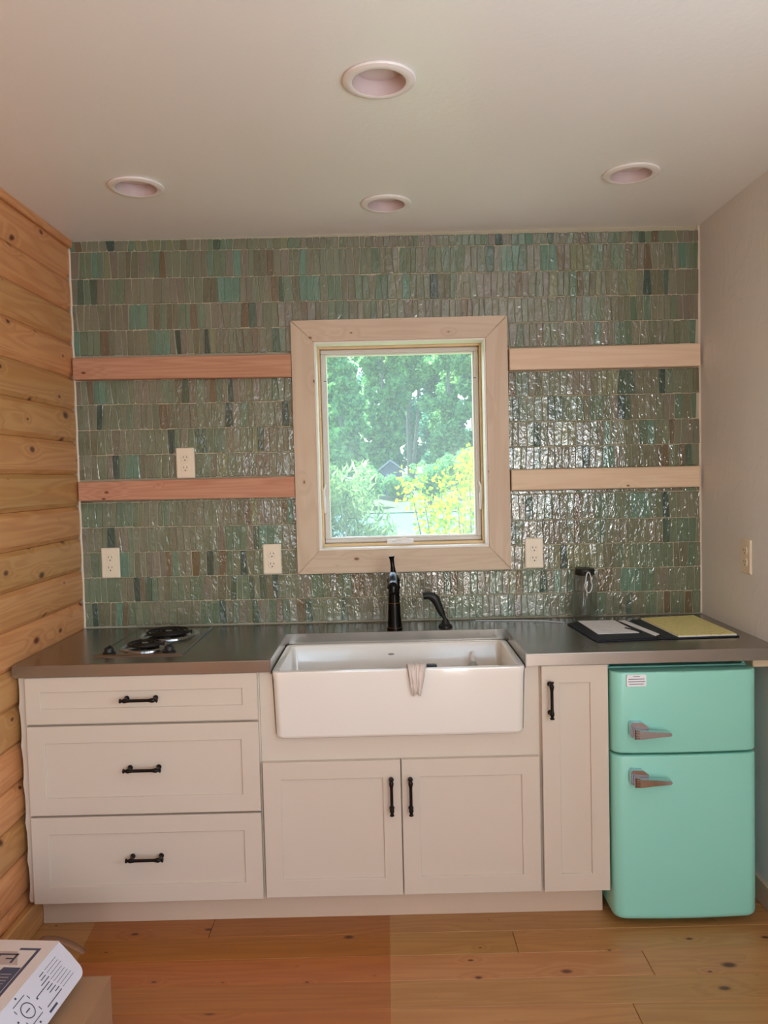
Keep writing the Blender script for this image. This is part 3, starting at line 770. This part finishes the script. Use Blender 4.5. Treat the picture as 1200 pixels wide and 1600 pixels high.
# ------------------------------------------------------------------ cooktop
ck = empty('coil_cooktop', (.39, -.30, .914), 'two-burner electric coil cooktop set into the steel counter', 'cooktop')
q = MB()
x0, x1, y0, y1 = .238, .541, -.545, -.056
def rg(i, z): return [(x0 + i, y0 + i, z), (x1 - i, y0 + i, z), (x1 - i, y1 - i, z), (x0 + i, y1 - i, z)]
q.rings([rg(0, .9143), rg(0, .9172), rg(.005, .9212), rg(.010, .9205), rg(.014, .9180)], smooth=False)
q.build('plate', plain('cooktop_steel', (150, 145, 140), .22, metal=1.0), ck)
for bx_, by_, rr in ((.402, -.205, .098), (.378, -.418, .076)):
    q = MB(); q.lathe([(rr + .012, .9182), (rr + .012, .9205), (rr + .006, .9240), (rr, .9235), (rr - .004, .9195), (rr * .35, .9186), (0.001, .9186)], bx_, by_, 0, 44, cap0=False, cap1=False); q.build('drip_pan', M['chrome'], ck)
    q = MB(); turns = 4 if rr > .09 else 3; pts = []; NN = 40 * turns
    for i in range(NN + 1):
        a = i / NN * turns * 2 * PI; r_ = .020 + (rr - .012 - .020) * i / NN
        pts.append((bx_ + r_ * math.cos(a), by_ + r_ * math.sin(a), .9330))
    pts.append((pts[-1][0], pts[-1][1] - .003, .923))
    q.tube(pts, .0046, 8)
    for k in range(3):
        a = PI / 2 + k * 2 * PI / 3
        q.box(.016, rr - .008, -.0012, .0012, .9225, .9290, mat=Matrix.Translation((bx_, by_, 0)) @ Matrix.Rotation(a, 4, 'Z'))
    q.build('coil_burner', M['coil'], ck)
    q = MB(); q.lathe([(.0125, .9290), (.0125, .9345), (.008, .9365), (0.0005, .9368)], bx_, by_, 0, 20, cap1=False); q.build('burner_cap', M['chrome'], ck)
for kx, ky in ((.281, -.508), (.484, -.497)):
    q = MB(); q.lathe([(.022, .9184), (.022, .9215), (.0165, .924), (.0155, .936), (.013, .939), (0.0005, .9395)], kx, ky, 0, 24, cap1=False)
    q.box(kx - .003, kx + .003, ky - .015, ky + .015, .938, .9455, .0015); q.build('knob', M['black_plastic'], ck)
settle(ck)

# ------------------------------------------------------------------ things on the counter
wb = empty('water_bottle', (2.020, -.075, .914), 'clear grey plastic water bottle with a black lid by the tiled wall', 'bottle')
q = MB(); q.lathe([(.044, .0004), (.047, .005), (.047, .158), (.044, .168), (.033, .176), (.032, .184)], 0, 0, 0, 32); q.build('body', M['bottle_clear'], wb)
q = MB(); q.lathe([(.0365, .1785), (.0375, .181), (.0375, .200), (.035, .204), (.010, .205), (.0005, .205)], 0, 0, 0, 32, cap1=False)
q.tube([(-.010, -.037, .192), (-.008, -.046, .190), (.008, -.046, .190), (.010, -.037, .192)], .003, 8); q.build('lid', M['black_plastic'], wb)
q = MB(); pts = []
for i in range(30):
    a = 2 * PI * i / 30; zz = math.sin(a)
    pts.append(((.0150 if zz < 0 else .0105) * math.cos(a), 0, -.036 + .040 * zz))
q.tube(pts, .0023, 8, closed=True); q.lathe([(.0036, -.005), (.0036, .005)], .0125, 0, -.020, 10)
cb = q.build('carabiner', plain('carabiner_metal', (222, 222, 226), .3, metal=.4)); cb.location = (2.020, -.1285, 1.1045)
tag(cb, 'small silver carabiner hanging from the lid of the water bottle', 'carabiner')

def sheet(name, quad, z0, z1, mt, parent=None, bev=.0):
    q = MB(); q.prism(quad, z0, z1, 'xy'); return q.build(name, mt, parent)
pf = empty('portfolio', (2.18, -.30, .914), 'open dark navy portfolio lying flat on the right end of the counter', 'folder')
def cover(quad, z0, z1):
    q = MB(); cx_ = sum(p[0] for p in quad) / 4; cy_ = sum(p[1] for p in quad) / 4
    ins = [(cx_ + (p[0] - cx_) * .985, cy_ + (p[1] - cy_) * .985) for p in quad]
    q.rings([[(x, y, z0) for x, y in ins], [(x, y, z0 + .001) for x, y in quad], [(x, y, z1 - .001) for x, y in quad], [(x, y, z1) for x, y in ins]], smooth=False); return q
LC = [(1.950, -.494), (2.176, -.478), (2.168, -.150), (1.925, -.165)]
cover(LC, .9144, .9190).build('left_cover', M['navy'], pf)
cover([(2.190, -.480), (2.452, -.470), (2.446, -.095), (2.180, -.130)], .9144, .9190).build('right_cover', M['navy'], pf)
cover([(2.1765, -.478), (2.1895, -.480), (2.1795, -.132), (2.1685, -.148)], .9144, .9172).build('spine', M['black_plastic'], pf)
cover([(1.952, -.492), (2.174, -.476), (2.166, -.300), (1.946, -.310)], .9191, .9213).build('pocket_edge', M['navy'], pf)
settle(pf)
q = MB(); quad = [(1.953, -.4915), (2.173, -.4760), (2.1725, -.455), (1.953, -.470)]
tag(sheet('paper_bundle', [(2.125, -.165), (2.150, -.160), (2.1885, -.430), (2.166, -.455)], .9216, .9238, M['paper']), 'narrow folded white papers along the spine of the portfolio', 'paper')
ws = empty('note_sheet', (2.05, -.25, .9215), 'white note paper with a pen line drawing on the left cover', 'paper')
o_ = sheet('page', [(1.982, -.400), (2.130, -.392), (2.112, -.150), (1.972, -.146)], .9215, .9228, M['paper'], ws)
q = MB()
for i in range(5): q.box(1.99 + .004 * i, 2.035 + .012 * (i % 3), -.2455 - .026 * i, -.244 - .026 * i, .9228, .9231)
q.build('handwriting', M['ink_grey'], ws, kind='stuff'); settle(ws)
q = MB(); q.tube([(2.105, -.310, .9245), (2.138, -.392, .9245)], [.0022, .0028], 8)
tag(q.build('pen', M['black_plastic']), 'thin black pen at the edge of the white note paper', 'pen')
lp = empty('legal_pad', (2.35, -.28, .9195), 'yellow legal pad with faint handwriting on the right cover', 'notepad')
sheet('backing', [(2.240, -.470), (2.447, -.462), (2.4425, -.098), (2.222, -.128)], .9193, .9216, M['paper'], lp)
sheet('yellow_page', [(2.242, -.466), (2.4465, -.458), (2.441, -.094), (2.224, -.126)], .9218, .9245, M['yellow'], lp); settle(lp)
q = MB(); q.tube([(1.585, -.055, .9165), (1.65, -.060, .9160), (1.75, -.070, .9160), (1.85, -.092, .9160), (1.905, -.130, .9160), (1.918, -.148, .9160)], .0018, 8)  # pale film edge on the steel, modelled as a thin tube
tag(q.build('edge_line', M['edge_line']), 'thin pale edge line along the counter behind the sink to the portfolio', 'edge_line')

# ------------------------------------------------------------------ fridge
fr = empty('mini_fridge', (2.195, -.34, .0), 'mint green two-door retro mini fridge under the right end of the counter', 'fridge')
FX0, FX1, FY = 1.9565, 2.4295, -.660
def door_loft(z0, z1, rb_, rt_):
    q = MB(); R = []
    def ring(ins, z):
        x0, x1, yf_, yb_ = FX0 + ins, FX1 - ins, FY + ins, -.592
        r = .036; pts = [(x0, yb_, z)]
        for i in range(7):
            a = PI + PI / 2 * i / 6; pts.append((x0 + r + r * math.cos(a), yf_ + .006 + r + r * math.sin(a), z))
        for i in range(1, 8):
            u = i / 8; pts.append((x0 + r + (x1 - x0 - 2 * r) * u, yf_ + .006 - .006 * math.sin(PI * u), z))
        for i in range(7):
            a = 1.5 * PI + PI / 2 * i / 6; pts.append((x1 - r + r * math.cos(a), yf_ + .006 + r + r * math.sin(a), z))
        pts.append((x1, yb_, z)); return pts
    R.append(ring(rb_ + .004, z0))
    for i in range(5):
        a = PI / 2 * i / 4; R.append(ring(rb_ * (1 - math.sin(a)), z0 + rb_ * (1 - math.cos(a))))
    for i in range(5):
        a = PI / 2 * i / 4; R.append(ring(rt_ * (1 - math.cos(a)), z1 - rt_ * (1 - math.sin(a))))
    R.append(ring(rt_ + .004, z1)); q.rings(R); return q
MB().box(FX0 + .003, FX1 - .003, -.588, -.05, .028, .840, .006, seg=2).build('body', M['mint'], fr)
MB().box(FX0 + .010, FX1 - .010, -.592, -.5882, .04, .83).build('gasket', M['mint_dark'], fr)
MB().box(FX0 + .006, FX1 - .006, -.585, -.57, .8402, .850, .003).box(FX0 + .004, FX0 + .016, -.569, -.06, .8402, .855, .003).box(FX1 - .016, FX1 - .004, -.569, -.06, .8402, .855, .003).build('top_rim', M['mint'], fr)
q = MB()
for x in (FX0 + .05, FX1 - .05):
    for y in (-.54, -.10): q = MB(); q.lathe([(.016, .0003), (.016, .010), (.010, .0275)], x, y, 0, 12); q.build('foot', M['black_plastic'], fr)
def fhandle(z, parent):
    q = MB(); Y0 = FY - .001
    # curved escutcheon block
    q.prism([(2.010, z - .024), (2.006, z - .018), (2.006, z + .016), (2.012, z + .024), (2.046, z + .022), (2.064, z + .008), (2.064, z + .002), (2.030, z - .024)], Y0 + .006, Y0 - .020, 'xz')
    # tapering lever
    a = [(2.014, z - .026), (2.014, z + .008), (2.036, z + .002), (2.080, z - .001), (2.130, z - .006), (2.134, z - .012), (2.130, z - .018), (2.080, z - .022), (2.036, z - .027)]
    n = len(a); R = []
    for s, ins in ((-.0205, .002), (-.024, 0), (-.038, 0), (-.042, .004)):
        cz_ = z - .012
        R.append([(x + (.003 if x < 2.02 else -.002) * (ins > 0), Y0 + s, cz_ + (zz - cz_) * (1 - ins * 60 * .5)) for x, zz in a])
    q.rings(R, smooth=False); h = q.build('handle', M['chrome'], parent)
    q = MB()
    for k in range(5): q.box(2.0155, 2.029, Y0 - .0428, Y0 - .0405, z - .022 + k * .006, z - .0195 + k * .006, mi=0)
    q.build('grip_ribs', M['bronze'], h); return h
fd = door_loft(.5810, .8475, .008, .006).build('freezer_door', M['mint'], fr); fhandle(.668, fd)
ld = door_loft(.0230, .5740, .022, .008).build('fridge_door', M['mint'], fr); fhandle(.512, ld)
q = MB(); q.prism([(x, y) for x, y, _ in rrect(2.033, .822, .063, .038, .003, 0, 2)], FY + .0035, FY - .001, 'xz'); stk = q.build('warning_sticker', M['paper'], fd)
q = MB()
for k, (a, c) in enumerate(((2.022, 2.044), (2.007, 2.059), (2.006, 2.060), (2.010, 2.056))): q.box(a, c, FY - .0014, FY - .0009, .8345 - .0082 * k, .8365 - .0082 * k)
q.build('sticker_text', M['ink'], stk)
settle(fr)

# ------------------------------------------------------------------ boxes on the floor, bottom left
bz = .20
cb = empty('cardboard_box', (.36, -1.30, 0), 'plain brown cardboard box on the floor under the printed box', 'box')
q = MB().box(.13, .482, -1.46, -1.260, 0.0005, bz - .002, .002); bd = q.build('carton', M['cardboard'], cb)
Mx = Matrix.Translation((.13, -1.46, bz - .0018))
MB().box(.13, .483, -1.255 - .108, -1.149, bz - .0018, bz + .0004).build('top_flap', M['cardboard'], cb)
MB().box(.1305, .4815, -1.2598, -1.150, .0005, bz - .0022).build('carton_back', M['cardboard'], cb)
settle(cb)
pb = empty('printed_box', (.15, -1.2, bz), 'white printed carton with slate blue panels, lying on the brown box', 'box')
ZT = bz + .098
# corners on the top face: B far right, run toward the camera
B0 = Vector((.349, -1.148)); D1 = Vector((-.077, -1)).normalized()
LB, WB = .44, .30
Nn = Vector((-1, .077)).normalized()
c4 = [B0, B0 + D1 * LB, B0 + D1 * LB + Nn * WB, B0 + Nn * WB]
q = MB(); q.prism([(p.x, p.y) for p in c4], bz + .0008, ZT, 'xy'); q.build('carton', M['box_print'], pb)
def on_top(u, v): p = B0 + D1 * u + Nn * v; return (p.x, p.y)
def flat_poly(pts, z, mt, name, th=.0006):
    q = MB(); q.prism([on_top(u, v) for u, v in pts], z, z + th, 'xy'); return q.build(name, mt, pb)
flat_poly([(.035, .030), (.30, .030), (.30, .038), (.043, .038), (.043, .085), (.035, .085)], ZT, M['slate_ink'], 'printed_band')
flat_poly([(.115, .040), (.33, .040), (.33, .125), (.115, .085)], ZT, M['slate_ink'], 'printed_panel')
flat_poly([(.050, .085), (.105, .055), (.105, .155), (.050, .155)], ZT, M['photo_print'], 'product_photo')
q = MB()
for (u0, u1, v0, v1) in ((.060, .066, .075, .150), (.066, .098, .120, .126), (.060, .098, .075, .081), (.078, .083, .081, .100), (.088, .092, .130, .150)):
    q.prism([on_top(u0, v0), on_top(u1, v0), on_top(u1, v1), on_top(u0, v1)], ZT + .0006, ZT + .0010, 'xy')
q.build('photo_subject', M['ink'], pb)
q = MB()
for k in range(6): q.prism([on_top(.14 + .012 * k, .050), on_top(.144 + .012 * k, .050), on_top(.144 + .012 * k, .078), on_top(.14 + .012 * k, .078)], ZT + .0006, ZT + .0009, 'xy')
q.build('panel_text', M['ink_grey'], pb)
# open side flap, leaning outward from the top edge
n3 = Vector((-Nn.x, -Nn.y, 0)); dn = (n3 * .74 + Vector((0, 0, -1)) * .67).normalized()
def fl(u, t, off=0.0):
    p = Vector((B0.x, B0.y, ZT)) + Vector((D1.x, D1.y, 0)) * u + dn * t
    nn = dn.cross(Vector((D1.x, D1.y, 0))).normalized()
    if nn.z < 0: nn = -nn
    return tuple(p + nn * off)
def fl_poly(pts, o0, o1, mt, name, parent):
    q = MB(); n = len(pts)
    q.add([fl(u, t, o0) for u, t in pts] + [fl(u, t, o1) for u, t in pts], [tuple(range(n)), tuple(range(n, 2 * n))] + [(i, (i + 1) % n, n + (i + 1) % n, n + i) for i in range(n)])
    return q.build(name, mt, parent)
FLH = .104
arc = [(.012 + .030 * (1 - math.cos(a)) * 1.0, FLH - .030 + .030 * math.sin(a)) for a in [PI / 2 * i / 6 for i in range(7)]]
sf = fl_poly([(LB, .0015), (.002, .0015), (.006, .045)] + arc + [(LB, FLH)], -.0016, 0, M['box_side'], 'side_flap', pb)
def strip(u0, u1, t0, t1, nm=None): return [(u0, t0), (u1, t0), (u1, t1), (u0, t1)]
q = MB()
def addp(pts):
    n = len(pts); q.add([fl(u, t, .0002) for u, t in pts] + [fl(u, t, .0006) for u, t in pts], [tuple(range(n)), tuple(range(n, 2 * n))] + [(i, (i + 1) % n, n + (i + 1) % n, n + i) for i in range(n)])
rr = random.Random(4)
for k in range(8):
    u0 = .045 + rr.uniform(0, .012); t0 = .018 + k * .0088
    addp(strip(u0, u0 + .055, t0, t0 + .0012)); addp(strip(u0 + .062, u0 + .075 + rr.uniform(0, .06), t0, t0 + .0024))
addp(strip(.15, .185, .090, .0955))
for k in range(24):
    a0, a1 = 2 * PI * k / 24, 2 * PI * (k + 1) / 24
    addp([(.222 + .020 * math.cos(a0), .048 + .020 * math.sin(a0)), (.222 + .020 * math.cos(a1), .048 + .020 * math.sin(a1)), (.222 + .0175 * math.cos(a1), .048 + .0175 * math.sin(a1)), (.222 + .0175 * math.cos(a0), .048 + .0175 * math.sin(a0))])
addp(strip(.214, .230, .0465, .0495))
for s in (-1, 1):
    addp(strip(.198, .246, .048 + s * .030 - .001, .048 + s * .030 + .001)); addp(strip(.222 + s * .028 - .001, .222 + s * .028 + .001, .024, .034)); addp(strip(.222 + s * .028 - .001, .222 + s * .028 + .001, .062, .072))
for (u, t) in ((.180, .048), (.264, .048), (.222, .008), (.222, .088)): addp(strip(u - .0025, u + .0025, t - .0025, t + .0025))
q.build('flap_print', M['ink'], sf)
# brown end flap at the far end
q = MB(); P = []
for i in range(9):
    t_ = i / 8
    for s, off in ((0, 0), (1, .07)):
        P.append((.345 - .06 + .125 * t_, -1.146 + off * .6 * (1 - .4 * t_), ZT - .006 + .008 * math.sin(PI * t_ * .9) - .034 * t_ * t_ - .006 * s))
q.add(P, [(2 * i, 2 * i + 1, 2 * i + 3, 2 * i + 2) for i in range(8)], 0, True)
ef = q.build('end_flap', M['kraft_inside'], pb); md = ef.modifiers.new('s', 'SOLIDIFY'); md.thickness = .003
settle(pb)

# ------------------------------------------------------------------ outside
q = MB(); q.box(-40, 40, .3, 14, -3.2, -.9)
struct(q.build('ground', M['grass']))
q = MB(); q.box(-60, 60, 14, 66, -3.4, -1.6); struct(q.build('river', M['water']))
q = MB(); q.prism([(62, -3.5), (62, -1.5), (75, -.25), (160, 3.0), (160, -3.5)], -90, 90, 'yz'); struct(q.build('far_bank', M['bank_grass']))
def zb(y): return -1.5 + 1.25 * min(1, (y - 62) / 13) + 3.25 * max(0, (y - 75) / 85)
def leaves(name, centers, radii, n, size, aspect, mat_, parent, seed, droop=0.0):
    R = np.random.default_rng(seed)
    centers = np.array(centers); radii = np.array(radii); w_ = radii.prod(1) ** (2 / 3); idx = R.choice(len(centers), n, p=w_ / w_.sum())
    d = R.normal(size=(n, 3)); d /= np.linalg.norm(d, axis=1)[:, None]
    p = centers[idx] + d * radii[idx] * (R.random((n, 1)) ** .35)
    a = R.normal(size=(n, 3)); a[:, 2] -= droop; a /= np.linalg.norm(a, axis=1)[:, None]
    b_ = np.cross(a, R.normal(size=(n, 3))); b_ /= np.linalg.norm(b_, axis=1)[:, None]
    sz = size * R.uniform(.6, 1.3, (n, 1)); L1 = a * sz; W1 = b_ * sz * aspect
    V = np.stack([p - L1, p - L1 * .1 + W1, p + L1, p - L1 * .1 - W1], 1).reshape(-1, 3)
    F = np.arange(n * 4).reshape(n, 4)
    me = bpy.data.meshes.new(name); me.vertices.add(n * 4); me.vertices.foreach_set('co', V.ravel())
    me.loops.add(n * 4); me.loops.foreach_set('vertex_index', F.ravel()); me.polygons.add(n)
    me.polygons.foreach_set('loop_start', np.arange(n) * 4); me.polygons.foreach_set('loop_total', np.full(n, 4)); me.update()
    me.materials.append(mat_)
    at = me.attributes.new('tint', 'FLOAT', 'POINT'); at.data.foreach_set('value', np.repeat(R.random(n), 4))
    o = bpy.data.objects.new(name, me); COL.objects.link(o); o.parent = parent; return o
def tree(x, y, h, r, label, mt, seed, n=12000, size=.34, trunk=.3, low=.18, col=.8, twin=0):
    R = random.Random(seed); z0 = zb(y) - .05
    t = empty('tree', (x, y, z0), label, 'tree', 'trees beyond the river')
    q = MB(); lean = R.uniform(-.4, .4)
    q.tube([(0, 0, 0), (lean * .3, 0, h * .35), (lean * .7, 0, h * .65), (lean, 0, h * .95)], [trunk, trunk * .75, trunk * .45, .04], 10)
    for k in range(7):
        a = R.uniform(0, 2 * PI); hh = h * R.uniform(.3, .8)
        q.tube([(lean * hh / h, 0, hh), (math.cos(a) * r * .5, math.sin(a) * r * .5, hh + h * .08), (math.cos(a) * r * .8, math.sin(a) * r * .8, hh + h * .16)], [trunk * .3, trunk * .18, .03], 6)
    if twin: q.tube([(.3, 0, 0), (twin, 0, h * .30), (twin * 1.3 + lean * .5, 0, h * .65), (twin * 1.5, 0, h * .9)], [trunk * .8, trunk * .6, trunk * .4, .04], 10)
    q.build('trunk', M['bark'], t)
    cs, rs = [], []
    for k in range(84):
        f = R.random(); hh = h * (low + (1 - low) * f); rad = r * (math.sin(PI * min(1, .12 + f * .86)) ** .6) * col
        a = R.uniform(0, 2 * PI); q_ = math.sqrt(R.random())
        cs.append((lean * f + rad * q_ * math.cos(a), rad * q_ * math.sin(a), hh)); s = r * R.uniform(.2, .42); rs.append((s, s, s * .8))
    leaves('foliage', cs, rs, n, size, .5, mt, t, seed)
    return t
TF, TD = M['leaf_far'], M['leaf_dark']
tree(-3.0, 79, 15, 3.0, 'tall leafy tree at the left edge of the window view', TF, 1, low=.08)
tree(1.0, 90, 24, 3.4, 'tall light green tree left of the bare trunks, across the river', TF, 2, 16000, low=.06)
tree(4.6, 101, 31, 3.3, 'tallest tree with visible grey twin trunks in the middle of the view', TF, 3, 9000, trunk=.34, low=.40, twin=1.3)
tree(8.8, 86, 25, 3.4, 'tall tree right of the bare trunks, across the river', TF, 4, 16000, low=.06)
tree(12.8, 98, 27, 3.8, 'dense tree at the right edge of the window view', TD, 5, 16000, low=.05)
tree(1.0, 114, 28, 4.4, 'dark tree behind the shed roof', TD, 6, 18000, low=.04)
tree(-7.8, 92, 24, 4.0, 'far tree seen only at the left jamb of the window', TF, 7, 9000)
tree(17.0, 86, 26, 4.0, 'far tree hidden behind the right jamb of the window', TF, 8, 9000)
tree(-5.0, 108, 17, 4.2, 'dark tree behind the leftmost tall tree', TD, 9, 12000, low=.05)
tree(10.6, 118, 33, 4.6, 'dark tree in the back row, right half of the view', TD, 10, 20000, low=.04)
tree(6.0, 130, 36, 4.8, 'dark tree farthest back, behind the grey twin trunks', TD, 11, 20000, low=.04)
def shrub(x, y, z0, r, h, label, mt, seed, n, size, aspect, cat='shrub', name='shrub', group=None, clumps=16, droop=0):
    R = random.Random(seed); t = empty(name, (x, y, z0), label, cat, group); q = MB(); cs, rs = [], []
    for k in range(clumps):
        a = R.uniform(0, 2 * PI); rad = r * math.sqrt(R.random()) * .8; f = R.uniform(.45, 1.0)
        tip = (rad * math.cos(a), rad * math.sin(a), h * f)
        q.tube([(R.uniform(-.1, .1) * r, R.uniform(-.1, .1) * r, 0), (tip[0] * .5, tip[1] * .5, tip[2] * .55), tip], [r * .022 + .004, r * .014 + .003, .003], 6)
        s = r * R.uniform(.22, .38); cs.append(tip); rs.append((s, s, s * 1.1))
        cs.append((tip[0] * .7, tip[1] * .7, tip[2] * .7)); rs.append((s, s, s))
    q.build('stems', M['bark'], t); leaves('foliage', cs, rs, n, size, aspect, mt, t, seed, droop); return t
SL = ['round pale shrub on the far bank left of the small dark shed', 'low round shrub on the far bank just below the dark shed', 'broad shrub on the far bank right of the dark shed',
      'tall shrub on the far bank behind the yellow bush', 'shrub on the far bank at the left edge of the view', 'far bank shrub hidden by the left jamb', 'far bank shrub near the right jamb of the window']
for i, (x, y, r, h) in enumerate(((-.4, 66, 1.6, 3.0), (2.4, 71, 1.5, 1.9), (5.2, 66, 1.8, 3.6), (8.6, 71, 1.9, 4.2), (-3.8, 66.5, 1.6, 2.2), (-7.4, 68, 1.6, 3.2), (11.4, 66, 1.8, 4.2))):
    shrub(x, y, zb(y) - .05, r, h, SL[i], M['leaf_far'], 40 + i, 7000, .13, .45, group='shrubs on the far bank', clumps=24)
shrub(1.78, 1.55, -.9, .50, 2.62, 'yellow-green leafy bush close outside the window, lower right', M['leaf_yellow'], 60, 15000, .0165, .62, 'bush', 'leafy_bush', clumps=60)
shrub(.98, 3.1, -.9, .56, 2.35, 'pale willow shrub outside the window, lower left', M['leaf_willow'], 61, 24000, .042, .20, 'bush', 'willow_shrub', clumps=70, droop=-1.0)
# sheds across the river
def shed(x, y, w_, d_, h_, rh, label):
    s = empty('shed', (x, y, zb(y) - .1), label, 'shed')
    MB().box(-w_ / 2, w_ / 2, -d_ / 2, d_ / 2, 0, h_).build('walls', M['shed_wall'], s)
    q = MB(); q.prism([(-w_ / 2 - .3, h_), (0, h_ + rh), (w_ / 2 + .3, h_), (w_ / 2 + .3, h_ + .15), (0, h_ + rh + .18), (-w_ / 2 - .3, h_ + .15)], -d_ / 2 - .3, d_ / 2 + .3, 'xz'); q.build('roof', M['shed_roof'], s)
    q = MB(); q.prism([(-w_ / 2, h_), (w_ / 2, h_), (0, h_ + rh)], -d_ / 2, d_ / 2, 'xz'); q.build('gable', M['shed_wall'], s)
    MB().box(-.45, .45, -d_ / 2 - .05, -d_ / 2, 0, 2.0).build('door', M['shed_roof'], s)
shed(1.85, 77, 2.3, 3.0, 2.2, 1.1, 'small dark gabled shed among the trees across the river')
shed(-2.9, 71.2, 3.0, 2.4, 1.7, .6, 'low pale roofed shed at the left edge of the view')
